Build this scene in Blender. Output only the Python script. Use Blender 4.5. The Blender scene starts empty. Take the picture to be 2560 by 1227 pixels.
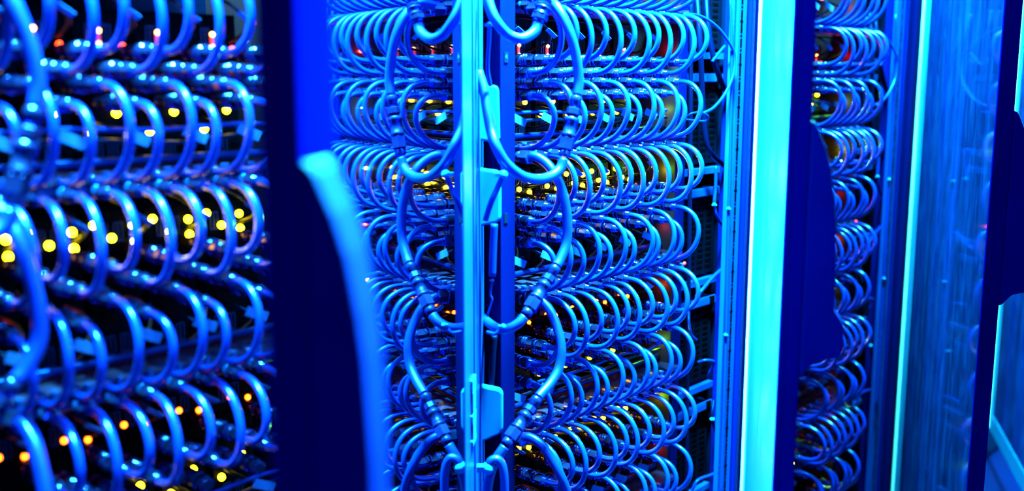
import bpy, bmesh, math, random
from mathutils import Vector, Matrix
random.seed(7)
C = bpy.context.scene.collection
PI = math.pi

# ------------------------------------------------------------------ geometry of the place
F, CX, CY = 2520.0, 1280.0, 613.5
CAMZ = 1.27
PITCH = math.atan((613.5 - 195) / F)
TH = math.radians(42.5)
RZ = PI / 2 - TH                       # rotation of every rack about z
WID = 0.77                             # rack to rack
D = Vector((math.sin(TH), math.cos(TH), 0))
N = Vector((math.cos(TH), -math.sin(TH), 0))
H = Vector((-0.03625, 1.45, CAMZ))

def W(k, u, n, z):                      # rack k, along, outwards, height above the lens
    return H + D * (u + k * WID) + N * n + Vector((0, 0, z))

def unp(x, y, n=0.0):                   # design helper: where a sight line meets a plane of the rack
    a, b = (x - CX) / F, -(y - CY) / F
    r = Vector((a, math.cos(PITCH) + b * math.sin(PITCH), -math.sin(PITCH) + b * math.cos(PITCH)))
    h = H - Vector((0, 0, CAMZ))
    t = (h + N * n).dot(N) / r.dot(N)
    p = r * t
    return ((p - h).dot(D), n, p.z)

# ------------------------------------------------------------------ materials
def mat(name, col, rough=0.5, metal=0.0, spec=0.5, emit=None, es=0.0, coat=0.0):
    m = bpy.data.materials.new(name); m.use_nodes = True
    b = m.node_tree.nodes['Principled BSDF']
    b.inputs['Base Color'].default_value = (*col, 1)
    b.inputs['Roughness'].default_value = rough
    b.inputs['Metallic'].default_value = metal
    b.inputs['Specular IOR Level'].default_value = spec
    b.inputs['Coat Weight'].default_value = coat
    if emit:
        b.inputs['Emission Color'].default_value = (*emit, 1)
        b.inputs['Emission Strength'].default_value = es
    return m

def noisy(name, c1, c2, scale, rough=0.5, metal=0.0, stretch=(1, 1, 1), lo=0.35, hi=0.65, spec=0.5, rvar=0.0):
    m = mat(name, c1, rough, metal, spec)
    nt = m.node_tree; b = nt.nodes['Principled BSDF']
    tc = nt.nodes.new('ShaderNodeTexCoord'); mp = nt.nodes.new('ShaderNodeMapping')
    mp.inputs['Scale'].default_value = stretch
    nz = nt.nodes.new('ShaderNodeTexNoise'); nz.inputs['Scale'].default_value = scale; nz.inputs['Detail'].default_value = 5
    rp = nt.nodes.new('ShaderNodeValToRGB')
    rp.color_ramp.elements[0].position = lo; rp.color_ramp.elements[0].color = (*c1, 1)
    rp.color_ramp.elements[1].position = hi; rp.color_ramp.elements[1].color = (*c2, 1)
    nt.links.new(tc.outputs['Object'], mp.inputs['Vector']); nt.links.new(mp.outputs[0], nz.inputs['Vector'])
    nt.links.new(nz.outputs['Fac'], rp.inputs['Fac']); nt.links.new(rp.outputs['Color'], b.inputs['Base Color'])
    if rvar:
        mr = nt.nodes.new('ShaderNodeMapRange')
        mr.inputs['To Min'].default_value = rough - rvar; mr.inputs['To Max'].default_value = rough + rvar
        nt.links.new(nz.outputs['Fac'], mr.inputs['Value']); nt.links.new(mr.outputs[0], b.inputs['Roughness'])
    return m

M = {}
M['hose'] = noisy('hose_plastic', (0.0003175, 0.004498, 0.1512), (0.0004234, 0.005557, 0.1625), 30, .22, spec=.5)
M['bighose'] = noisy('feed_hose_rubber', (0.0003175, 0.00344, 0.1399), (0.0004234, 0.004498, 0.1512), 30, .3)
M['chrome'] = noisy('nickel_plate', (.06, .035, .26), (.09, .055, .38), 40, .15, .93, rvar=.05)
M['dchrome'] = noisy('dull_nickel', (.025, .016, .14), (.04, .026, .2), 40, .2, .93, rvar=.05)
M['black'] = mat('rubber_black', (.0002, .0002, .0004), .5, spec=0)
M['blade'] = noisy('blade_enamel', (.0002, .0002, .0006), (.0005, .0005, .001), 14, .5, spec=.02)
M['outline'] = mat('port_frame_plastic', (0.001693, 0.004235, 0.0378), .5)
M['tray'] = noisy('tray_steel', (.09, .022, .12), (.13, .034, .17), 6, .22, .85, stretch=(1, 6, 6), rvar=.08)
M['stub'] = noisy('bright_nickel', (.004, .016, .14), (.006, .022, .18), 30, .25, .3)
M['pipe'] = noisy('manifold_steel', (0.001482, 0.005823, 0.0945), (0.002117, 0.007411, 0.1134), 8, .3, .7)
M['post'] = noisy('post_paint', (.0001, .0004, .018), (.0002, .0006, .025), 5, .6, stretch=(3, 3, .6), spec=0.02)
M['inner'] = noisy('inner_paint', (0.0001058, 0.0002646, 0.002646), (0.0001693, 0.0004235, 0.004158), 5, .45, spec=.12)
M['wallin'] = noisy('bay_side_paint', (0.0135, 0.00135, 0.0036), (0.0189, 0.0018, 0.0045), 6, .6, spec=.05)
M['zinc'] = noisy('zinc_rail', (.0007, .0065, .09), (.001, .009, .12), 10, .5, .1, stretch=(2, 2, .5))
M['zincdark'] = noisy('profile_paint', (.0001, .0006, .035), (.0002, .001, .05), 6, .5, 0, stretch=(2, 2, .4), spec=.05)
M['trim'] = mat('edge_highlight_white', (.5, .3, .42), .5)  # white that stands in for the overexposed door edge
M['alu'] = noisy('brushed_aluminium', (.001, .007, .11), (.0016, .011, .14), 14, .42, .1, stretch=(8, 8, .25), rvar=.08)
M['satin_glare'] = noisy('satin_frame_painted_glare', (0.0027, 0.0495, 0.225), (0.0135, 0.0855, 0.279), 9, .42, .0, stretch=(6, 6, .22), rvar=.1)  # frame satin; as an outer face its brightness stands in for a grazing reflection
M['navy'] = noisy('door_paint', (.0001, .0005, .075), (.0001, .0007, .095), 6, .7, spec=0)
M['handle'] = noisy('handle_plastic', (.0002, .0011, .085), (.0003, .0015, .105), 8, .5, spec=.05)
M['white'] = noisy('white_plastic', (.006, .045, .22), (.007, .052, .25), 10, .45)
M['tag'] = noisy('tag_paper', (.02, .03, .2), (.028, .036, .24), 20, .55, spec=.2)
M['cable'] = mat('cable_jacket', (6.35e-05, 0.0002117, 0.00567), .4, spec=.2)
M['ltcable'] = mat('pale_cable_jacket', (0.0005292, 0.003703, 0.1134), .35)
M['copper'] = mat('red_wire', (0.147, 0.0168, 0.0084), .4)
M['grille'] = mat('grille_paint', (.0003, .0004, .003), .5, spec=.02)
M['ink'] = mat('ink', (0.0002117, 0.0005292, 0.00567), .6)
M['plaque'] = mat('plaque_black', (0.0001588, 0.0003969, 0.00378), .4)
M['digit'] = mat('digit_grey', (0.004761, 0.01217, 0.0945), .5)
M['floor'] = noisy('floor_vinyl', (0.0002117, 0.0005292, 0.00945), (0.0003175, 0.0007938, 0.01323), 4, .35)
M['wallp'] = noisy('wall_paint', (0.0002117, 0.0005292, 0.00945), (0.0003175, 0.0007938, 0.01134), 3, .6)
LED = {}
for nm, c, s in (('red', (1, .05, .004), 16), ('orange', (1, .11, .003), 18), ('yellow', (1, .75, .004), 50)):
    LED[nm] = mat('led_' + nm, (.1, .05, .02), .3, emit=c, es=s)
LED['amber'] = mat('led_amber', (.1, .05, .02), .3, emit=(1, .38, .06), es=26)
LED['bar'] = mat('led_bar_red', (.1, .02, .02), .3, emit=(1, .03, .008), es=1.6)
LED['pilot'] = mat('led_pilot_red', (.1, .02, .02), .3, emit=(1, .01, .03), es=14)

def mirror_glass():
    m = noisy('tinted_mirror_glass', (.22, .18, .36), (.27, .22, .42), 5, .02, 1.0, stretch=(4, 4, .4))
    return m
for q in M:
    M[q].node_tree.nodes['Principled BSDF'].inputs['Specular Tint'].default_value = (.8, .6, 1, 1) if q in ('hose', 'bighose') else (.02, .10, .8, 1)
M['mirror'] = mirror_glass()

def dusty_glass():
    m = bpy.data.materials.new('dusty_dark_glass'); m.use_nodes = True
    nt = m.node_tree; b = nt.nodes['Principled BSDF']
    b.inputs['Roughness'].default_value = .05
    b.inputs['IOR'].default_value = 1.9
    b.inputs['Specular IOR Level'].default_value = .8
    tc = nt.nodes.new('ShaderNodeTexCoord')
    mp = nt.nodes.new('ShaderNodeMapping'); mp.inputs['Scale'].default_value = (7, 7, .55)
    nz = nt.nodes.new('ShaderNodeTexNoise'); nz.inputs['Scale'].default_value = 3.2; nz.inputs['Detail'].default_value = 7
    nz.inputs['Distortion'].default_value = .4
    mp2 = nt.nodes.new('ShaderNodeMapping'); mp2.inputs['Scale'].default_value = (3, 3, 2.2)
    n2 = nt.nodes.new('ShaderNodeTexNoise'); n2.inputs['Scale'].default_value = 5; n2.inputs['Detail'].default_value = 6
    n2.inputs['Distortion'].default_value = 1.2
    mul = nt.nodes.new('ShaderNodeMath'); mul.operation = 'MULTIPLY'
    rp = nt.nodes.new('ShaderNodeValToRGB')
    rp.color_ramp.elements[0].position = .16; rp.color_ramp.elements[0].color = (.0009, .0066, .07, 1)
    rp.color_ramp.elements[1].position = .42; rp.color_ramp.elements[1].color = (.0032, .022, .19, 1)
    nt.links.new(tc.outputs['Object'], mp.inputs[0]); nt.links.new(tc.outputs['Object'], mp2.inputs[0])
    nt.links.new(mp.outputs[0], nz.inputs['Vector']); nt.links.new(mp2.outputs[0], n2.inputs['Vector'])
    nt.links.new(nz.outputs['Fac'], mul.inputs[0]); nt.links.new(n2.outputs['Fac'], mul.inputs[1])
    nt.links.new(mul.outputs[0], rp.inputs[0]); nt.links.new(rp.outputs[0], b.inputs['Base Color'])
    return m
M['dusty'] = dusty_glass()

# ------------------------------------------------------------------ mesh builder (coordinates: u along, n outwards, z up)
class MB:
    def __init__(s, flip=True):
        s.v = []; s.f = []; s.sm = []; s.flip = flip
    def P(s, p):
        return (p[0], -p[1], p[2]) if s.flip else tuple(p)
    def box(s, a, b):
        x0, y0, z0 = a; x1, y1, z1 = b; o = len(s.v)
        for z in (z0, z1):
            for q in ((x0, y0), (x1, y0), (x1, y1), (x0, y1)):
                s.v.append(s.P((q[0], q[1], z)))
        for f in ((0, 3, 2, 1), (4, 5, 6, 7), (0, 1, 5, 4), (1, 2, 6, 5), (2, 3, 7, 6), (3, 0, 4, 7)):
            s.f.append(tuple(o + i for i in f)); s.sm.append(False)
        return s
    def obox(s, c, ax, hx, ay, hy, az, hz):                # oriented box
        c, ax, ay, az = Vector(c), Vector(ax), Vector(ay), Vector(az); o = len(s.v)
        for k in (-1, 1):
            for i, j in ((-1, -1), (1, -1), (1, 1), (-1, 1)):
                s.v.append(s.P(c + ax * hx * i + ay * hy * j + az * hz * k))
        for f in ((0, 3, 2, 1), (4, 5, 6, 7), (0, 1, 5, 4), (1, 2, 6, 5), (2, 3, 7, 6), (3, 0, 4, 7)):
            s.f.append(tuple(o + i for i in f)); s.sm.append(False)
        return s
    def lathe(s, p0, ax, prof, sides=12, smooth=True):     # prof: (distance, radius)
        p0, ax = Vector(p0), Vector(ax).normalized()
        q = ax.cross(Vector((0, 0, 1)))
        if q.length < 1e-4: q = Vector((1, 0, 0))
        q.normalize(); w = ax.cross(q); o = len(s.v)
        for dd, r in prof:
            for i in range(sides):
                t = 2 * PI * i / sides
                s.v.append(s.P(p0 + ax * dd + (q * math.cos(t) + w * math.sin(t)) * r))
        for k in range(len(prof) - 1):
            for i in range(sides):
                a = o + k * sides + i; b = o + k * sides + (i + 1) % sides
                s.f.append((a, b, b + sides, a + sides)); s.sm.append(smooth)
        s.f.append(tuple(o + i for i in range(sides))[::-1]); s.sm.append(False)
        e = o + (len(prof) - 1) * sides
        s.f.append(tuple(e + i for i in range(sides))); s.sm.append(False)
        return s
    def tube(s, pts, r, sides=10, cap=True):
        pts = [Vector(p) for p in pts]; o = len(s.v); nrm = None
        for i, p in enumerate(pts):
            t = (pts[min(i + 1, len(pts) - 1)] - pts[max(i - 1, 0)]).normalized()
            if nrm is None:
                nrm = t.cross(Vector((.3, .9, .1))).normalized()
            nrm = (nrm - t * nrm.dot(t)).normalized(); bn = t.cross(nrm)
            rr = r[i] if isinstance(r, (list, tuple)) else r
            for k in range(sides):
                a = 2 * PI * k / sides
                s.v.append(s.P(p + (nrm * math.cos(a) + bn * math.sin(a)) * rr))
        for i in range(len(pts) - 1):
            for k in range(sides):
                a = o + i * sides + k; b = o + i * sides + (k + 1) % sides
                s.f.append((a, b, b + sides, a + sides)); s.sm.append(True)
        if cap:
            s.f.append(tuple(o + k for k in range(sides))[::-1]); s.sm.append(False)
            e = o + (len(pts) - 1) * sides
            s.f.append(tuple(e + k for k in range(sides))); s.sm.append(False)
        return s
    def ball(s, c, r, n=8):
        prof = []
        for i in range(n + 1):
            t = PI * i / n
            prof.append((r - r * math.cos(t), max(r * math.sin(t), 1e-5)))
        return s.lathe((c[0], c[1], c[2] - r), (0, 0, 1), prof, 10)
    def extrude(s, outline, axis_pts):                     # outline of (a,b) mapped by function to two rings
        o = len(s.v); n = len(outline)
        for fn in axis_pts:
            for q in outline: s.v.append(s.P(fn(q)))
        for i in range(n):
            j = (i + 1) % n
            s.f.append((o + i, o + j, o + n + j, o + n + i)); s.sm.append(False)
        s.f.append(tuple(o + i for i in range(n))[::-1]); s.sm.append(False)
        s.f.append(tuple(o + n + i for i in range(n))); s.sm.append(False)
        return s
    def mesh(s, name, m):
        me = bpy.data.meshes.new(name); me.from_pydata(s.v, [], s.f)
        me.polygons.foreach_set('use_smooth', s.sm)
        b = bmesh.new(); b.from_mesh(me); bmesh.ops.recalc_face_normals(b, faces=b.faces); b.to_mesh(me); b.free()
        me.materials.append(m); me.update()
        return me

def obj(name, me, parent=None, loc=None, rz=None, bevel=0):
    o = bpy.data.objects.new(name, me); C.objects.link(o)
    if parent: o.parent = parent
    if loc is not None: o.location = loc
    if rz is not None: o.rotation_euler = (0, 0, rz)
    if bevel:
        b = o.modifiers.new('bevel', 'BEVEL'); b.width = bevel; b.segments = 2; b.limit_method = 'ANGLE'
    return o

def tag(o, label, cat, group=None):
    o['label'] = label; o['category'] = cat
    if group: o['group'] = group
    return o

def thing(name, label, cat, loc, rz=RZ, group=None):
    o = bpy.data.objects.new(name, None); C.objects.link(o); o.empty_display_size = .02
    o.location = loc; o.rotation_euler = (0, 0, rz)
    return tag(o, label, cat, group)

def copy_tree(o, loc, label=None, group=None):
    r = o.copy(); C.objects.link(r); r.location = loc
    if label: r['label'] = label
    if group: r['group'] = group
    for ch in list(o.children):
        c = ch.copy(); C.objects.link(c); c.parent = r
        for g in list(ch.children):
            q = g.copy(); C.objects.link(q); q.parent = c
    return r

def smooth(pts, n=8):                                       # Catmull-Rom through the points
    pts = [Vector(p) for p in pts]; out = []
    e = [pts[0] * 2 - pts[1]] + pts + [pts[-1] * 2 - pts[-2]]
    for i in range(1, len(e) - 2):
        a, b, c, d = e[i - 1], e[i], e[i + 1], e[i + 2]
        for k in range(n):
            t = k / n
            out.append(.5 * ((2 * b) + (c - a) * t + (2 * a - 5 * b + 4 * c - d) * t * t + (3 * b - a - 3 * c + d) * t ** 3))
    out.append(pts[-1]); return out

def text_mesh(txt, size, m):
    cu = bpy.data.curves.new('t', 'FONT'); cu.body = txt; cu.size = size; cu.extrude = .0002; cu.align_x = 'CENTER'; cu.align_y = 'CENTER'
    t = bpy.data.objects.new('t', cu); C.objects.link(t)
    dg = bpy.context.evaluated_depsgraph_get(); dg.update()
    me = bpy.data.meshes.new_from_object(t.evaluated_get(dg)); C.objects.unlink(t); bpy.data.objects.remove(t)
    me.materials.clear(); me.materials.append(m)
    me.transform(Matrix.Rotation(PI / 2, 4, 'X'))          # stands in the x-z plane, facing -y (= outwards)
    return me
# ------------------------------------------------------------------ levels
ZS = lambda i: .331 - .2243 * i          # supply row of level i (i = 0 is above the picture)
HA, HB, HC, HD_, HR = .079, .099, .113, .133, .2135
U = lambda j: .494 - .0356 * j
RACK = {-1: 'left rack', 0: 'middle rack', 1: 'right-hand rack'}
ORD = ['', 'first', 'second', 'third', 'fourth', 'fifth', 'sixth', 'seventh', 'eighth', 'ninth', 'tenth', 'eleventh', 'twelfth']

# ------------------------------------------------------------------ hose loops
def loop_pts(dz, n1, k, du):
    p0, p3 = Vector((0, 0, 0)), Vector((du * .3, n1, -dz))
    p1, p2 = Vector((du, k, .004)), Vector((du, n1 + k + max(0, -n1) * .7, -dz - .003))
    pts = [Vector((0, -.006, 0))]
    for i in range(23):
        t = i / 22
        pts.append(p0 * (1 - t) ** 3 + p1 * 3 * t * (1 - t) ** 2 + p2 * 3 * t * t * (1 - t) + p3 * t ** 3)
    pts.append(p3 + Vector((0, -.006, 0)))
    return pts
def nut_mesh():
    b = MB()
    b.lathe((0, .0005, 0), (0, -1, 0), [(0, .0052), (.0006, .0063), (.0055, .0063), (.006, .0072), (.0075, .0072), (.008, .0062)], 14)
    b.lathe((0, -.0072, 0), (0, -1, 0), [(0, .0078), (.0012, .0088), (.0125, .0088), (.0135, .008)], 6, False)
    return b.mesh('hose_nut', M['chrome'])
NUT = nut_mesh()
# kind: (drop, n at the lower end, reach)
KIND = {'A': (HA, 0, .0725), 'B': (HB, 0, .0745), 'C': (HR - HC, -.03, .068), 'D': (HR - HD_, -.03, .062)}
HM = {}
for kd, (dz, n1, k) in KIND.items():
    for v in range(4):
        HM[kd, v] = MB().tube(loop_pts(dz, n1, k + random.uniform(-.003, .004), random.uniform(-.006, .006)), .0045, 10).mesh('hose_tube', M['hose'])
protos = {}
def hose(kd, k, j, level, label, group):
    dz, n1, _ = KIND[kd]
    z = ZS(level) + {'A': 0, 'B': 0, 'C': -HC, 'D': -HD_}[kd]
    loc = W(k, U(j) + random.uniform(-.0012, .0012), 0, z)
    v = random.randrange(4)
    if (kd, v) not in protos:
        t = thing('cooling_hose', label, 'hose', loc, RZ, group)
        obj('tube', HM[kd, v], t)
        obj('hose_nut', NUT, t, (0, 0, 0))
        obj('hose_nut', NUT, t, (0, -n1, -dz))
        protos[kd, v] = t
        return t
    return copy_tree(protos[kd, v], loc, label, group)

# rows of loops counted from the top of the picture: row 0 is cut by the frame
rows = []            # (row index, level, kinds)
for lv in range(0, 6):
    if lv > 0: rows.append((2 * lv - 1, lv, ('A', 'B')))
    rows.append((2 * lv, lv, ('C', 'D')))
def rowname(r):
    return 'loop row cut by the top edge' if r == 0 else 'loop row %d below the top edge' % r
def rowname(r):
    return 'top cut-off row' if r == 0 else ORD[r] + ' full row'
for r, lv, kk in rows:
    for k, js in ((-1, range(3, 12)), (0, range(12)), (1, range(7))):
        if k == -1 and (r > 5): continue
        if k == 0 and r > 8: continue
        if k == 1 and r > 10: continue
        for j in js:
            kd = kk[j % 2]
            if k == 0:
                lab = 'pale hose loop, %s from the right in the %s of the middle rack' % (ORD[j + 1], rowname(r))
            elif k == -1:
                if j == 3:
                    lab = 'hose loop nearest the dark blurred door in the %s, left rack' % rowname(r)
                else:
                    lab = 'blurred hose loop, %s left of the door, %s, left rack' % (ORD[j - 3], rowname(r))
            else:
                lab = 'dim hose loop, %s from the right in the %s of the right-hand rack' % (ORD[j + 1], rowname(r))
            hose(kd, k, j, lv, lab, 'cooling hose loops on the ' + RACK[k])

# ------------------------------------------------------------------ blades with their couplings
def coupling_mesh(v):
    b = MB(); x = -.0215                                     # runs inwards from behind the hose nut
    ax = (0, -1, 0)
    b.lathe((0, x, 0), ax, [(0, .0062), (.001, .0085), (.004, .0085), (.0045, .006), (.0075, .006)], 14)
    b.lathe((0, x - .0075, 0), ax, [(0, .0082), (.001, .0095), (.0105, .0095), (.0115, .0085)], 6, False)
    b.lathe((0, x - .019, 0), ax, [(0, .0085), (.0012, .0085), (.0014, .0105), (.004, .0105), (.0044, .0088), (.006, .0088), (.0064, .0105), (.0085, .0105), (.009, .008),
                                    (.012, .0078), (.0125, .0098), (.030, .0098), (.031, .0075), (.036, .0075), (.037, .009), (.05, .009), (.0505, .0065), (.075, .0065)], 14)
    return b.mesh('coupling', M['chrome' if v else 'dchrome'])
CPL = [coupling_mesh(0), coupling_mesh(1)]
BW = .033
def blade_parts(uc):
    b = MB(); top, bot = -.030, -.205
    b.box((-BW, -.36, bot), (BW, -.115, top))
    b.box((-BW + .003, -.115, bot + .006), (BW - .003, -.111, -.086))
    b.box((-BW + .003, -.115, top - .05), (BW - .003, -.111, top - .004))
    body = b.mesh('server_body', M['blade'])
    b = MB()
    w, h, t, x, z0 = .0055, .011, .0011, 0, 0              # thin frame of a socket with a middle bar
    b.box((x - w, -.113, z0 - h), (x - w + t, -.1095, z0 + h)); b.box((x + w - t, -.113, z0 - h), (x + w, -.1095, z0 + h))
    b.box((x - w, -.113, z0 + h - t), (x + w, -.1095, z0 + h)); b.box((x - w, -.113, z0 - h), (x + w, -.1095, z0 - h + t))
    b.box((x - .0006, -.113, z0 - h), (x + .0006, -.1095, z0 + h))
    ports = b.mesh('socket_frame', M['outline'])
    return body, ports
BB, BP = blade_parts(0)
def led_mesh(col, pair):
    b = MB()
    b.ball((0, 0, 0), .003 if pair else (.0044 if col == 'yellow' else .0036))
    return b.mesh('status_light', LED['amber' if pair else col])
LBAR = MB().box((-.0022, -.003, -.006), (.0022, -.0005, .006)).mesh('light_bar', LED['bar'])
LM = {(c, p): led_mesh(c, p) for c in ('red', 'orange', 'yellow') for p in (0, 1)}
def cord_mesh(kind):
    b = MB()
    if kind == 'up':
        b.tube(smooth([(.016, -.115, -.064), (.018, -.085, -.058), (.012, -.055, -.046), (-.004, -.05, -.028), (-.02, -.07, -.014), (-.03, -.11, -.012)], 6), .0022, 8)
    else:
        b.tube(smooth([(-.02, -.115, -.15), (-.02, -.085, -.155), (-.004, -.06, -.166), (.014, -.058, -.178), (.02, -.085, -.186), (.022, -.115, -.188)], 6), .0022, 8)
    return b.mesh('cord', M['cable'])
CORD = {k: cord_mesh(k) for k in ('up', 'down')}
def tag_mesh(kind):
    b = MB()
    if kind == 'up':
        d = Vector((.82, .1, -.56)).normalized(); q = Vector((.3, .9, .6)); q = (q - d * q.dot(d)).normalized()
        b.obox((.004, -.0455, -.037), d, .011, q, .0035, d.cross(q), .0004)
    else:
        d = Vector((.9, .25, -.42)).normalized(); q = Vector((.42, .15, .9)); q = (q - d * q.dot(d)).normalized()
        b.obox((.006, -.0515, -.171), d, .014, q, .006, d.cross(q), .0004)
        for s_ in (-.4, .1, .6):
            pass
    return b.mesh('cord_tag', M['tag'])
TAG = {k: tag_mesh(k) for k in ('up', 'down')}
def redwire_mesh():
    b = MB()
    b.tube(smooth([(.01, -.112, -.135), (.016, -.08, -.14), (.014, -.062, -.155), (.004, -.06, -.178), (-.006, -.07, -.192)], 6), .0016, 7)
    return b.mesh('red_wire', M['copper'])
RW = redwire_mesh()
UPC = {0: 'red', 1: 'red', 2: 'yellow', 3: 'orange', 4: 'yellow', 5: 'orange'}
LOC_ = {0: 'red', 1: 'yellow', 2: 'red', 3: 'yellow', 4: 'red', 5: 'yellow'}
BAY = {0: 'cut-off top bay', 1: 'top full bay', 2: 'second full bay', 3: 'third full bay', 4: 'fourth full bay', 5: 'fifth full bay'}
bproto = {}
def blade(k, b, lv):
    uc = .494 - .0356 * (2 * b + .5)
    loc = W(k, uc, 0, ZS(lv))
    colname = {'red': 'red', 'orange': 'orange', 'yellow': 'yellow'}
    lab = 'dark server, %s from the right, %s of the %s' % (ORD[b + 1], BAY[lv], RACK[k])
    if k == -1: lab = 'blurred dark server, %s left of the door, %s of the left rack' % (ORD[max(1, b)], BAY[lv])
    grp = 'server blades of the ' + RACK[k]
    if lv in bproto: return copy_tree(bproto[lv], loc, lab, grp)
    t = thing('compute_server', lab, 'server', loc, RZ, grp); bproto[lv] = t
    obj('server_body', BB, t)
    for z0 in (-.058, -.19):
        for x in (-.012, .006): obj('socket_frame', BP, t, (x, 0, z0))
    e = .0178
    # couplings: the even hose of the pair sits to the right and higher
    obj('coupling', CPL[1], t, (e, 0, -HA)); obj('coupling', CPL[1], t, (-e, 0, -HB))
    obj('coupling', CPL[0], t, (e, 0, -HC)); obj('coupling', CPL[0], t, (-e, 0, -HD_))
    cu, cl = UPC[lv], LOC_[lv]
    if lv == 1:
        for dz in (.0075, -.0075): obj('status_light', LM['red', 1], t, (-.004, .1065, -.062 + dz))['label'] = 'glowing amber status light'
        obj('light_bar', LBAR, t, (-.004, .1065, -.062))['label'] = 'red light bar'
    else:
        obj('status_light', LM[cu, 0], t, (-.004, .1065, -.064))['label'] = 'glowing %s status light' % cu
    o = obj('status_light', LM[cu, 0], t, (.024, .1085, -.071)); o['label'] = 'glowing %s status light' % cu
    o = obj('status_light', LM[cl, 0], t, (.012, .1085, -.146)); o['label'] = 'glowing %s status light' % cl
    if cu == 'yellow':  # extra lights added only to brighten the yellow bays
        for q in ((.022, .1065, -.052), (-.024, .1065, -.047)): obj('status_light', LM[cu, 0], t, q)['label'] = 'glowing yellow status light'
    if cl == 'yellow':
        o = obj('status_light', LM[cl, 0], t, (-.02, .1085, -.168)); o['label'] = 'glowing yellow status light'
    c = obj('cord', CORD['up'], t); obj('cord_tag', TAG['up'], c)['label'] = 'pale paper cord tag'
    c = obj('cord', CORD['down'], t); obj('cord_tag', TAG['down'], c)['label'] = 'pale paper cord tag'
    if (k, lv, b) == (0, 2, 4):                              # one tag with a legible number
        u, n, z = unp(1412, 466, -.032)
        pt = obj('printed_tag', MB().obox((0, 0, 0), (.95, 0, -.31), .015, (.31, 0, .95), .007, (0, 1, 0), .0005).mesh('printed_tag', M['tag']), t, (u - uc, -n, z - ZS(lv)))
        pt['label'] = 'pale cord tag printed 20'
        tx = text_mesh('20', .012, M['ink']); tx.transform(Matrix.Rotation(.31, 4, 'Y'))
        obj('tag_print', tx, pt, (0, -.0009, 0))
    if lv in (2, 4): obj('red_wire', RW, t)['label'] = 'thin red wire'
    return t
for lv in range(0, 6):
    for k, bs, mx in ((-1, range(1, 6), 3), (0, range(6), 4), (1, range(4), 5)):
        if lv > mx: continue
        for b in bs: blade(k, b, lv)

# ------------------------------------------------------------------ manifolds with their trays
def manifold_meshes():
    b = MB()
    b.box((.062, -.112, .0125), (.572, -.036, .0150))
    b.box((.062, -.036, .0085), (.572, -.034, .0150))
    tray = b.mesh('tray', M['tray'])
    b = MB()
    b.lathe((.064, -.046, .0), (1, 0, 0), [(0, .008), (.002, .0098), (.504, .0098), (.506, .008)], 14)
    pipe = b.mesh('supply_pipe', M['pipe'])
    b = MB()
    b.lathe((.064, -.082, .0255), (1, 0, 0), [(0, .004), (.002, .005), (.504, .005), (.506, .004)], 14)
    rp = b.mesh('return_pipe', M['pipe'])
    b = MB()
    for j in range(12):
        u = U(j)
        b.lathe((u, -.021, 0), (0, -1, 0), [(0, .0058), (.001, .0085), (.005, .0085), (.0055, .006), (.018, .006)], 12)
        b.lathe((u + .011, -.030, .011), (0, 0, 1), [(0, .0035), (.006, .0035), (.0065, .0046), (.009, .0046)], 6, False)
    st = b.mesh('port_stubs', M['stub'])
    return tray, pipe, rp, st
MM = manifold_meshes()
LEVN = {0: 'above the cut-off row', 1: 'above the first full row', 2: 'above the third full row', 3: 'above the fifth full row', 4: 'above the seventh full row', 5: 'above the ninth full row'}
mproto = None
for lv in range(1, 6):
    for k in (-1, 0, 1):
        if lv > {-1: 3, 0: 5, 1: 5}[k]: continue
        lab = 'steel coolant manifold with tray %s of the %s' % (LEVN[lv], RACK[k])
        loc = W(k, 0, 0, ZS(lv)); g = 'coolant manifolds of the ' + RACK[k]
        if mproto: copy_tree(mproto, loc, lab, g); continue
        mproto = thing('coolant_manifold', lab, 'manifold', loc, RZ, g)
        for nm, me in zip(('tray', 'supply_pipe', 'return_pipe', 'port_stubs'), MM): obj(nm, me, mproto)

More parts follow.
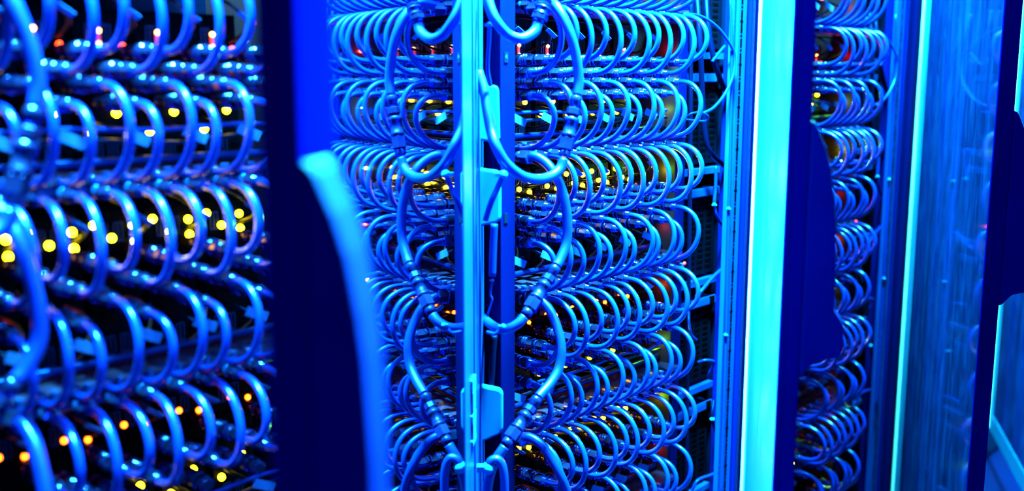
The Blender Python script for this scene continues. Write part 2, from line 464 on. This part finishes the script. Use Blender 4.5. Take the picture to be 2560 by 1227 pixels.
# ------------------------------------------------------------------ cabinet frames
Z0, Z1 = -CAMZ + .02, .86
def frame_meshes():
    out = []
    b = MB(); b.box((.029, -.05, Z0), (.061, 0, Z1)); out.append(('front_post', b.mesh('front_post', M['post'])))
    b = MB()
    b.box((.5745, -.09, Z0), (.598, -.05, Z1))
    out.append(('divider_post', b.mesh('divider_post', M['post'])))
    b = MB(); b.box((.570, -.40, Z0), (.574, -.055, Z1)); out.append(('bay_side_panel', b.mesh('bay_side_panel', M['wallin'])))
    b = MB(); b.box((.052, -.40, Z0), (.056, -.055, Z1)); out.append(('left_side_panel', b.mesh('left_side_panel', M['inner'])))
    b = MB(); b.box((.056, -.404, Z0), (.755, -.40, Z1)); out.append(('back_panel', b.mesh('back_panel', M['inner'])))
    b = MB(); b.box((.755, -.40, Z0), (.759, -.06, Z1)); out.append(('right_side_panel', b.mesh('right_side_panel', M['inner'])))
    b = MB()                                               # perforated rail: a lip, a recessed strip and a broad strip
    b.box((.6665, -.006, Z0), (.6725, .003, Z1)); b.box((.6725, -.006, Z0), (.690, -.004, Z1)); b.box((.690, -.006, Z0), (.7215, 0, Z1))
    out.append(('perforated_rail', b.mesh('perforated_rail', M['zinc'])))
    b = MB()
    z = Z0 + .02; i = 0
    while z < Z1 - .02:
        cu = .7025
        b.box((cu - .0032, -.001, z - .0085), (cu + .0032, .0006, z + .0082))
        zz = z + .0135
        if i % 3 == 1:
            b.extrude([(0, .0062), (.006, 0), (0, -.0068), (-.006, 0)], [lambda q, zz=zz: (cu + q[0], -.001, zz + q[1]), lambda q, zz=zz: (cu + q[0], .0006, zz + q[1])])
        else:
            b.box((cu - .0032, -.001, zz - .0022), (cu + .0032, .0006, zz + .0022))
        b.box((.6795, -.005, z - .006), (.684, -.0034, z + .006)); b.box((.6795, -.005, zz - .002), (.684, -.0034, zz + .002))
        z += .027; i += 1
    out.append(('rail_slots', b.mesh('rail_slots', M['black'])))
    b = MB()
    b.box((.7245, -.05, Z0), (.734, -.004, Z1)); b.box((.734, -.05, Z0), (.742, .003, Z1)); b.box((.742, -.05, Z0), (.758, -.002, Z1))
    out.append(('corner_profile', b.mesh('corner_profile', M['zincdark'])))
    b = MB(); b.box((.029, -.40, Z1), (.759, 0, Z1 + .03)); out.append(('top_panel', b.mesh('top_panel', M['inner'])))
    b = MB(); b.box((.029, -.40, -CAMZ), (.759, 0, Z0)); out.append(('plinth', b.mesh('plinth', M['inner'])))
    return out
FM = frame_meshes()
FL = {-1: 'server cabinet at the left, nearest and most blurred of the row',
      0: 'server cabinet at the centre with numbered dark post and perforated rail',
      1: 'server cabinet right of the bright cyan door, dim and partly hidden',
      2: 'server cabinet hidden behind the streaked glass door at the right',
      3: 'server cabinet at the far end of the row, behind the last door'}
fp = None
for k in range(-1, 4):
    loc = W(k, 0, 0, -CAMZ)
    if fp:
        q = copy_tree(fp, loc, FL[k], 'server cabinets in the row')
        continue
    fp = thing('server_cabinet', FL[k], 'cabinet', loc, RZ, 'server cabinets in the row')
    for nm, me in FM:
        me.transform(Matrix.Translation((0, 0, CAMZ)))
        obj(nm, me, fp, bevel=.0015 if nm in ('front_post', 'divider_post', 'perforated_rail', 'corner_profile') else 0)
capm = [o for o in C.objects if o.get('label') == FL[-1]][0]
for ch in list(capm.children):
    if ch.name.startswith('corner_profile'): bpy.data.objects.remove(ch)
cab0 = [o for o in C.objects if o.name.startswith('server_cabinet') and o['label'] == FL[0]][0]
# number plaques on the middle cabinet's post
for (px, py, txt) in ((1264.5, 143, '4'), (1264, 545, None)):
    u, n, z = unp(px, py)
    b = MB(); b.box((-.0042, 0, -.0075), (.0042, .0012, .0075))
    pl = obj('number_plaque', b.mesh('number_plaque', M['plaque']), cab0, (u, 0, z + CAMZ))
    pl['label'] = 'small black number plaque'
    if txt: obj('digit', text_mesh(txt, .0095, M['digit']), pl, (0, -.0014, 0))

# ------------------------------------------------------------------ equipment in the narrow right-hand section
NEQ = -.055
def eq_meshes():
    b = MB(); b.box((-.062, -.30, -.078), (.072, -.012, .078)); body = b.mesh('unit_body', M['grille'])
    b = MB()
    for r_ in range(12):
        for c_ in range(4):
            x = -.05 + c_ * .03; z = -.066 + r_ * .0118
            b.box((x, -.013, z), (x + .02, -.0112, z + .005))
    slots = b.mesh('vent_slots', M['black'])
    b = MB(); b.box((-.066, -.04, .083), (.072, -.002, .095)); b.box((-.066, -.006, .081), (.072, -.003, .098)); rail = b.mesh('mounting_rail', M['zinc'])
    b = MB(); b.box((-.066, -.04, -.098), (.072, -.002, -.086)); rail2 = b.mesh('mounting_rail', M['zinc'])
    b = MB(); b.box((.048, -.004, .081), (.066, -.001, .098)); lug = b.mesh('rail_lug', M['black'])
    return body, slots, rail, rail2, lug
EM = eq_meshes()
eproto = None
EQN = ['cut by the top edge', 'with the white cable beside it', 'level with the second hose-row pair', 'level with the third hose-row pair', 'level with the fourth hose-row pair', 'near the floor']
for k in (-1, 0, 1, 2):
    for i in range(6):
        z = .235 - .2243 * i + .0
        u, n, zz = .666, NEQ, z - .0
        nm = RACK.get(k, 'glass-door cabinet')
        lab = ['uppermost', 'second highest', 'third highest', 'fourth highest', 'fifth highest', 'lowest'][i] + ' dark vented power unit at the right of the ' + nm
        loc = W(k, u, n, zz - .1)
        if eproto: q = copy_tree(eproto, loc, lab, 'power units of the ' + nm); continue
        eproto = thing('power_unit', lab, 'power unit', loc, RZ, 'power units of the ' + nm)
        obj('unit_body', EM[0], eproto); obj('vent_slots', EM[1], eproto)
        obj('mounting_rail', EM[2], eproto); obj('mounting_rail', EM[3], eproto); obj('rail_lug', EM[4], eproto)

# ------------------------------------------------------------------ loose cables beside the perforated rail (middle and right-hand racks)
def cable(name, pix, r, m, label, k=0, cat='cable', ties=(), group=None, sides=8):
    pts = [Vector(unp(x, y, n)) for x, y, n in pix]
    o0 = pts[0].copy()
    sp = smooth([p - o0 for p in pts], 7)
    loc = W(k, *o0)
    if not ties:
        o = obj(name, MB().tube(sp, r, sides).mesh(name, m), None, loc, RZ)
        return tag(o, label, cat, group)
    t = thing(name, label, cat, loc, RZ, group)
    obj('jacket', MB().tube(sp, r, sides).mesh('jacket', m), t)
    for i in ties:
        p = sp[i]; q = sp[min(i + 1, len(sp) - 1)]
        b = MB(); b.lathe(p, (q - p), [(0, r * 1.05), (.0005, r * 1.5), (.004, r * 1.5), (.0045, r * 1.05)], 10)
        b.ball((p.x - .006, p.y + .003, p.z), .0035, 6); b.tube([p, p + Vector((-.006, .003, 0))], .0016, 6)
        obj('cable_tie', b.mesh('cable_tie', M['white']), t)
    return t
side = {0: 'middle rack', 1: 'right-hand rack'}
for k in (0, 1):
    s_ = ' at the %s' % side[k]
    cable('patch_cable', [(1708, 35, -.01), (1750, 40, 0), (1790, 65, .005), (1822, 105, .01), (1837, 140, .012), (1832, 190, .012), (1812, 235, .01), (1785, 268, .005), (1762, 281, 0), (1748, 287, -.01)], .0028, M['ltcable'], 'thin white cable arching beside the top hose rows' + s_, k)
    cable('patch_cable', [(1705, 300, -.015), (1728, 284, .0), (1752, 281, .006), (1770, 290, .004), (1764, 302, .0), (1735, 301, -.01), (1700, 296, -.02)], .0018, M['ltcable'], 'small looped pale cable beside the second hose row' + s_, k)
    cable('power_cable', [(1742, -20, -.045), (1747, 60, -.03), (1752, 150, -.025), (1757, 260, -.03), (1765, 350, -.03), (1780, 385, -.03), (1812, 415, -.035)], .0055, M['cable'], 'thick dark cord running down from the top edge and bending right' + s_, k)
    cable('power_cable', [(1765, -20, -.045), (1770, 60, -.03), (1785, 150, -.025), (1808, 215, -.03), (1830, 250, -.04)], .0055, M['cable'], 'thick dark cord crossing rightwards below the top bracket' + s_, k)
    cable('data_cable', [(1728, -10, -.04), (1727, 200, -.035), (1725, 450, -.035), (1722, 700, -.035), (1718, 1000, -.035), (1716, 1260, -.035)], .0042, M['cable'], 'straight dark cable beside the divider post, full height' + s_, k)
    cable('data_cable', [(1790, 415, -.02), (1789, 470, -.02), (1786, 510, -.02), (1792, 540, -.02), (1812, 572, -.03)], .0032, M['ltcable'], 'pale blue cable with tie below the third bracket' + s_, k, ties=(14,))
    cable('data_cable', [(1812, 115, -.02), (1795, 135, -.02), (1780, 155, -.02)], .003, M['ltcable'], 'short pale cable slanting left over the top bracket' + s_, k)
    cable('data_cable', [(1810, 668, -.02), (1780, 695, -.015), (1755, 725, -.012), (1740, 742, -.02)], .0036, M['ltcable'], 'pale cable slanting down from the rail to the fifth row' + s_, k)
    cable('data_cable', [(1722, 780, -.02), (1722, 800, -.01), (1728, 835, -.01), (1742, 850, -.02)], .0022, M['ltcable'], 'thin pale wire hooked over the lower bracket' + s_, k)
    cable('data_cable', [(1785, 1000, -.02), (1780, 1040, -.015), (1788, 1075, -.02), (1805, 1110, -.03)], .0032, M['cable'], 'dark cable with tie near the lowest bracket' + s_, k, ties=(8,))
    cable('data_cable', [(1730, 1225, -.02), (1745, 1200, -.012), (1775, 1188, -.012), (1800, 1178, -.02)], .0032, M['ltcable'], 'curved cable slanting up to the rail at the bottom' + s_, k)
    cable('data_cable', [(1745, 905, -.03), (1765, 900, -.015), (1785, 905, -.012), (1775, 930, -.02), (1770, 945, -.03)], .0026, M['ltcable'], 'bent pale cable above the fourth bracket' + s_, k)
    cable('rail_cable', [(1826, -10, .006), (1829, 150, .006), (1826, 350, .006), (1822, 520, .006), (1818, 700, .006), (1812, 950, .006), (1802, 1260, .006)], .0028, M['ltcable'], 'pale cable tied along the edge of the perforated rail' + s_, k, ties=(21, 32))
# ribbon cables lying along the blades
for k in (0, 1, -1):
    for nm, y0, lv in (('second', 300, 1), ('sixth', 940, 3)):
        z = ZS(lv) - .168
        b = MB()
        b.tube(smooth([(-.24, -.07, .004), (-.12, -.062, .008), (0, -.06, .004), (.12, -.062, .007), (.2, -.066, -.004), (.26, -.07, .002)], 6), .0028, 7)
        j = b.mesh('jacket', M['ltcable'])
        b = MB(); b.tube(smooth([(-.24, -.066, -.01), (-.1, -.058, -.004), (.02, -.06, -.012), (.14, -.06, -.004), (.26, -.07, -.012)], 6), .0028, 7)
        t = thing('cable_bundle', 'pair of grey cables lying behind the %s full hose row of the %s' % (nm, RACK[k]), 'cable', W(k, .30, 0, z), RZ, 'cable bundles in the bays')
        obj('jacket', j, t); obj('jacket', b.mesh('jacket', M['cable']), t)

# pilot lights on the right-hand section
for (px, py) in ((1707, 657),):
    u, n, z = unp(px, py, -.04)
    for k in (0, 1):
        t = thing('pilot_lamp', 'small red pilot lamp on the divider post of the ' + side[k], 'lamp', W(k, u, n, z), RZ)
        b = MB(); b.ball((0, .004, 0), .0028); obj('lens', b.mesh('lens', LED['pilot']), t)
        b = MB(); b.box((-.004, -.006, -.009), (.004, .001, -.001)); obj('holder', b.mesh('holder', M['white']), t)

# ------------------------------------------------------------------ big feed hoses with couplings
def coupler(P, Q):
    P, Q = Vector(P), Vector(Q); ax = Q - P; L = ax.length; ax.normalize()
    a = MB()
    a.lathe(P, ax, [(0, .0072), (.02 * L, .0088), (.10 * L, .0088), (.11 * L, .0078), (.2 * L, .0078)], 12)
    a.lathe(P + ax * .2 * L, ax, [(0, .0092), (.01 * L, .0102), (.10 * L, .0102), (.11 * L, .009)], 8, False)
    a.lathe(P + ax * .31 * L, ax, [(0, .0082), (.04 * L, .0082), (.05 * L, .0108), (.12 * L, .0108), (.13 * L, .0092), (.30 * L, .0092), (.31 * L, .0105), (.36 * L, .0105), (.37 * L, .006)], 16)
    a.lathe(P + ax * .68 * L, ax, [(0, .010), (.01 * L, .0112), (.19 * L, .0112), (.2 * L, .01)], 6, False)
    a.lathe(P + ax * .88 * L, ax, [(0, .0085), (.1 * L, .0085), (.12 * L, .0072)], 12)
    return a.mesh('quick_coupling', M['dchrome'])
def nutbig(p, d):
    b = MB(); b.lathe(p, d, [(0, .009), (.001, .0112), (.016, .0112), (.017, .009)], 6, False)
    b.lathe(Vector(p) + Vector(d).normalized() * -.008, d, [(0, .0072), (.001, .0085), (.008, .0085)], 14)
    return b.mesh('end_nut', M['chrome'])
BH = {
 0: dict(a=None, c=[(1366, -4, .075), (1345, 56, .072)], b=[(1344, 60, .072), (1338, 76, .072), (1322, 90, .07), (1298, 97, .066), (1268, 85, .058), (1240, 52, .05), (1224, 15, .04), (1216, -25, .03)]),
 1: dict(a=[(1335, 22, 0), (1352, 10, .015), (1378, 6, .035), (1400, 30, .055), (1424, 80, .07), (1441, 145, .076), (1447, 200, .078), (1443, 238, .078)], c=[(1442, 240, .078), (1410, 392, .076)],
          b=[(1409, 398, .076), (1400, 422, .075), (1378, 440, .073), (1345, 448, .07), (1305, 440, .066), (1265, 408, .058), (1240, 365, .05), (1226, 320, .034), (1217, 268, .022), (1210, 226, .013), (1196, 180, .0)]),
 2: dict(a=[(1312, 392, 0), (1336, 390, .016), (1366, 408, .035), (1390, 440, .052), (1409, 490, .064), (1418, 550, .068), (1416, 605, .068), (1402, 645, .068), (1391, 664, .068)], c=[(1390, 666, .068), (1314, 788, .066)],
          b=[(1311, 792, .066), (1296, 808, .062), (1275, 820, .052), (1252, 823, .034), (1234, 816, .010), (1216, 802, -.02), (1204, 785, -.04)]),
 3: dict(a=[(1330, 742, 0), (1350, 748, .016), (1374, 775, .035), (1393, 820, .052), (1403, 868, .062), (1398, 918, .064), (1378, 955, .064), (1352, 985, .064), (1346, 992, .064)], c=[(1344, 994, .064), (1264, 1112, .062)],
          b=[(1262, 1116, .062), (1248, 1136, .058), (1234, 1160, .052), (1222, 1200, .046), (1216, 1250, .04)]),
 4: dict(a=[(1296, 1096, 0), (1322, 1092, .016), (1352, 1110, .035), (1378, 1145, .05), (1402, 1190, .062), (1420, 1240, .066), (1424, 1290, .066)], c=[(1424, 1292, .066), (1390, 1420, .064)], b=None),
}
BLAB = {0: 'hanging from the top edge', 1: 'looping past the second full hose row', 2: 'arching beside the third full hose row', 3: 'arching beside the fifth full hose row', 4: 'arching at the bottom edge'}
def feed_hose(i, k):
    d = BH[i]; g3 = lambda L: [Vector(unp(*p)) for p in L]
    org = Vector(unp(*d['c'][0]))
    where = {0: 'middle rack', -1: 'left rack, blurred', 1: 'right-hand rack'}[k]
    t = thing('feed_hose', 'thick feed hose with coupling, %s, %s' % (BLAB[i], where), 'hose', W(k, *org), RZ, 'feed hoses of the ' + RACK[k])
    for key in ('a', 'b'):
        if d[key]:
            pts = [p - org for p in g3(d[key])]
            obj('tube', MB().tube(smooth(pts, 8), .0072, 14).mesh('tube', M['bighose']), t)
            if key == 'a':
                obj('end_nut', nutbig(pts[0] - Vector((0, .006, 0)), (0, 1, 0)), t)
    c = [p - org for p in g3(d['c'])]
    obj('quick_coupling', coupler(c[0], c[1]), t)
    return t
for i in BH: feed_hose(i, 0)
for i in (0, 1, 2): feed_hose(i, -1)
feed_hose(3, -1)

# ------------------------------------------------------------------ doors, swung wide open
DT = .025
def door(ox, oy, phi, L, label, hw, panel, stile, inner=None, handle=True, zlo=-1.15, zhi=.86, extra=None):
    e = Vector((-math.sin(phi), -math.cos(phi), 0)); rz = math.atan2(e.y, e.x)
    t = thing('cabinet_door', label, 'door', (ox, oy, CAMZ + zlo), rz, 'open cabinet doors')
    zl, zh = 0, zhi - zlo; q = -zlo
    def mb(): return MB(False)
    # hinge stile: an extrusion with grooves on both faces
    b = mb()
    b.box((0, .003, zl), (hw, DT - .003, zh))
    for y0, y1 in ((0, .004), (DT - .004, DT)):
        b.box((.004, y0, zl), (hw * .20, y1, zh)); b.box((hw * .30, y0 + (.001 if y0 else 0), zl), (hw * .52, y1, zh)); b.box((hw * .60, y0, zl), (hw, y1, zh))
    obj('hinge_stile', b.mesh('hinge_stile', stile), t, bevel=.0012)
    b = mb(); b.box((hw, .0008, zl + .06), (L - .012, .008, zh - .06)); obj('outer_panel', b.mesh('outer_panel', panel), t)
    b = mb(); b.box((hw, .012, zl + .06), (L - .08, DT - .001, zh - .06)); obj('inner_pane', b.mesh('inner_pane', inner or panel), t)
    b = mb(); b.box((L - .08, .0085, zl), (L, DT, zh)); b.box((L - .012, 0, zl), (L, .0085, zh)); obj('free_stile', b.mesh('free_stile', M['navy']), t, bevel=.0012)
    b = mb(); b.box((hw, 0, zl), (L - .08, DT, zl + .06)); obj('bottom_rail', b.mesh('bottom_rail', stile), t, bevel=.002)
    b = mb(); b.box((hw, 0, zh - .06), (L - .08, DT, zh)); obj('top_rail', b.mesh('top_rail', stile), t, bevel=.002)
    b = mb(); b.box((-.004, -.005, zl), (.003, .003, zh)); obj('edge_highlight', b.mesh('edge_highlight', M['trim']), t)['label'] = 'white strip for the overexposed edge'  # strip added as the painted highlight along the door edge
    if handle:
        prof = [(-.048, 0), (-.050, .004), (-.056, .008), (-.066, .012), (-.080, .018), (-.104, .025), (-.141, .031), (-.169, .034), (-.233, .037), (-.272, .037), (-.289, .049), (-.316, .050), (-.330, .047), (-.337, .018), (-.353, .005), (-.356, 0)]
        b = mb()
        b.extrude(prof, [lambda p: (L - .052, DT + p[1], q + p[0]), lambda p: (L, DT + p[1], q + p[0])])
        obj('handle', b.mesh('handle', M['handle']), t, bevel=.005)
    return t
phi2 = math.radians(5.25)
t2 = Vector((math.cos(phi2), -math.sin(phi2)))
e2 = Vector((-math.sin(phi2), -math.cos(phi2)))
d2 = door(-.0447 - t2.x * DT - e2.x * .035, 1.45 - t2.y * DT - e2.y * .035, phi2, .897, 'open cabinet door with mirror-like glass reflecting the hoses, its dark near edge blurred', .215, M['mirror'], M['alu'])
d3 = door(.489, 2.023, math.radians(11.2), .86, 'open cabinet door with bright cyan outer face right of the perforated rail', .05, M['satin_glare'], M['satin_glare'])  # outer face painted bright in place of glass mirroring at a grazing angle
d4 = door(1.055, 2.641, math.radians(16.0), 1.12, 'open cabinet door with dusty streaked glass and cyan hinge edge', .12, M['dusty'], M['satin_glare'])
u5 = unp(2540, 200)
p5 = W(0, u5[0], 0, 0)
d5 = door(p5.x, p5.y, math.radians(16.0), 1.0, 'last open cabinet door at the right edge with smeared glass and bright bottom rail', .06, M['dusty'], M['satin_glare'])

# hinge hardware between middle cabinet and mirror door: parts of that door
def on_door(o_parent, name, mesh_fn, m, pts, label=None, bevel=0):
    pass
def ray_at(x, y, Y):
    a, b = (x - CX) / F, -(y - CY) / F
    r = Vector((a, math.cos(PITCH) + b * math.sin(PITCH), -math.sin(PITCH) + b * math.cos(PITCH)))
    p = r * (Y / r.y); return p + Vector((0, 0, CAMZ))
def poly_box(outline_px, Y, depth, m, name, parent, bevel=.004, label=None):
    pts = [ray_at(x, y, Y) for x, y in outline_px]
    inv = (Matrix.Translation(parent.location) @ Matrix.Rotation(parent.rotation_euler.z, 4, 'Z')).inverted()
    b = MB(False)
    b.extrude(pts, [lambda p: inv @ p, lambda p: inv @ (p + Vector((0, depth, 0)))])
    o = obj(name, b.mesh(name, m), parent, bevel=bevel)
    if label: o['label'] = label
    return o
poly_box([(1196, 213), (1240, 213), (1247, 222), (1250, 345), (1247, 352), (1228, 356), (1196, 350)], 1.45, .014, M['white'], 'hinge_cover', d2, label='white plastic hinge cover')
poly_box([(1196, 418), (1249, 428), (1253, 436), (1253, 545), (1246, 556), (1196, 568)], 1.45, .014, M['white'], 'hinge_cover', d2, label='white plastic hinge cover')
poly_box([(1196, 962), (1250, 973), (1258, 982), (1258, 1074), (1250, 1086), (1196, 1110)], 1.45, .014, M['white'], 'hinge_cover', d2, label='white plastic hinge cover')
b = MB(False)                                              # catch on the stile's inner face
inv = (Matrix.Translation(d2.location) @ Matrix.Rotation(d2.rotation_euler.z, 4, 'Z')).inverted()
pc = inv @ ray_at(1182, 1020, 1.335)
for dz, h, w in ((.036, .008, .016), (.012, .014, .012), (-.012, .006, .016), (-.030, .012, .012), (-.046, .004, .016)):
    b.box((pc.x - w, DT, pc.z + dz - h), (pc.x + w, DT + .004, pc.z + dz + h))
obj('door_catch', b.mesh('door_catch', M['white']), d2, bevel=.001)['label'] = 'pale plastic door catch'
# earth straps in the gap
def gap_cable(pix, Y, r, m, label, ties=()):
    pts = [ray_at(x, y, Y + dy) for x, y, dy in pix]; o0 = pts[0].copy()
    sp = smooth([p - o0 for p in pts], 7)
    if not ties:
        o = obj('earth_strap', MB(False).tube(sp, r, 10).mesh('earth_strap', m), None, o0); return tag(o, label, 'cable')
    t = thing('earth_strap', label, 'cable', o0, 0)
    obj('jacket', MB(False).tube(sp, r, 10).mesh('jacket', m), t)
    for i in ties:
        b = MB(False); b.ball(sp[i], r * 1.5); b.box(sp[i] + Vector((-r * 2.6, -r, -r * .7)), sp[i] + Vector((0, r, r * .7)))
        obj('cable_tie', b.mesh('cable_tie', M['white']), t)
    return t
gap_cable([(1224, 62, 0), (1222, 110, 0), (1219, 170, .01), (1226, 215, .02)], 1.40, .0026, M['ltcable'], 'pale strap above the upper white hinge cover', ties=(0,))
gap_cable([(1258, 437, 0), (1244, 470, 0), (1228, 505, 0), (1214, 550, .01)], 1.38, .0042, M['ltcable'], 'pale strap slanting across the middle white hinge cover', ties=(0,))
gap_cable([(1236, 560, .02), (1233, 620, .02), (1231, 690, .02)], 1.42, .0055, M['ltcable'], 'thick pale cable below the middle white hinge cover')
gap_cable([(1231, 700, .02), (1226, 735, .02), (1230, 750, .02), (1218, 790, .02)], 1.42, .0016, M['ltcable'], 'thin wire with buckle below the thick pale cable', ties=(0,))
gap_cable([(1258, 816, 0), (1250, 822, 0), (1238, 834, .0), (1218, 830, .01)], 1.36, .0024, M['ltcable'], 'pale tie strap around the feed hose below the thin wire', ties=(0,))
gap_cable([(1236, 838, .02), (1232, 890, .02), (1228, 960, .02), (1222, 1010, .02)], 1.45, .005, M['cable'], 'dark cable running behind the lowest white hinge cover')
gap_cable([(1221, 1170, 0), (1228, 1152, 0), (1244, 1148, 0), (1256, 1166, 0), (1261, 1200, 0), (1261, 1260, 0)], 1.36, .0062, M['bighose'], 'thick hose arching at the bottom edge beside the bright post', ties=(0,))

# ------------------------------------------------------------------ the room
def struct(name, mb_, m):
    o = obj(name, mb_.mesh(name, m)); o['kind'] = 'structure'; return o
struct('floor', MB(False).box((-6, -4, -.05), (8, 9, 0)), M['floor'])
b = MB(False); c0 = W(0, 0, -.62, 0)
pA, pB = W(-5, 0, -.62, 0), W(9, 0, -.62, 0)
bw = MB(); bw.box((-4, -.05, 0), (7.5, 0, 2.9)); o = bw.mesh('wall_back', M['wallp'])
wb = obj('wall_back', o, None, Vector((c0.x, c0.y, 0)), RZ); wb['kind'] = 'structure'

# ------------------------------------------------------------------ light
w = bpy.data.worlds.new('room'); bpy.context.scene.world = w; w.use_nodes = True
w.node_tree.nodes['Background'].inputs['Color'].default_value = (0, .004, 1, 1)
w.node_tree.nodes['Background'].inputs['Strength'].default_value = 1.05
def area(name, loc, target, size, sy, power, col):
    l = bpy.data.lights.new(name, 'AREA'); l.shape = 'RECTANGLE'; l.size = size; l.size_y = sy; l.energy = power; l.color = col
    o = bpy.data.objects.new(name, l); C.objects.link(o); o.location = loc
    o.rotation_euler = (Vector(target) - Vector(loc)).to_track_quat('-Z', 'Y').to_euler(); return o
KEY = (.035, 1.05, .72)
area('ceiling_lamp_main', (.24, 1.40, CAMZ + .85), (.32, 1.62, CAMZ - .2), .2, .14, 3900, KEY)
area('ceiling_lamp_near', (-.40, .84, CAMZ + .98), (-.42, 1.0, CAMZ - .2), .36, .2, 2900, KEY)
area('fill_light_beyond', (.70, 2.05, CAMZ + 1.15), (.85, 2.3, CAMZ - .2), .4, .16, 2100, KEY)  # unseen fill light added to brighten the right-hand rack and glass door
area('ceiling_lamp_far', (1.42, 2.45, CAMZ + 1.25), (1.5, 2.8, CAMZ - .2), .6, .18, 9000, KEY)
# glow of status lights onto the bay side wall
def glow(k, lv, up, col, p):
    l = bpy.data.lights.new('bay_status_glow', 'POINT'); l.energy = p; l.color = col; l.shadow_soft_size = .004
    o = bpy.data.objects.new('bay_status_glow', l); C.objects.link(o)
    o.location = W(k, .562, -.075, ZS(lv) - (.055 if up else .165))
CO = {'red': (1, .04, .01), 'orange': (1, .5, .01), 'yellow': (1, 8, .02)}
for k in (-1, 0, 1):
    for lv in range(0, 6):
        if lv > {-1: 3, 0: 4, 1: 5}[k]: continue
        if lv: glow(k, lv, True, CO[UPC[lv]], .12)
        glow(k, lv, False, CO[LOC_[lv]], .07)

# ------------------------------------------------------------------ camera
cam = bpy.data.cameras.new('camera'); cam.sensor_width = 36; cam.lens = F / 2560 * 36
cam.clip_start = .02; cam.dof.use_dof = True; cam.dof.focus_distance = 1.68; cam.dof.aperture_fstop = 2.2; cam.dof.aperture_blades = 0
co = bpy.data.objects.new('camera', cam); C.objects.link(co); co.location = (0, 0, CAMZ)
co.rotation_euler = (PI / 2 - PITCH, 0, 0)
sc = bpy.context.scene; sc.camera = co
sc.view_settings.view_transform = 'Standard'; sc.view_settings.look = 'None'
sc.view_settings.exposure = -0.2; sc.view_settings.gamma = 1.0
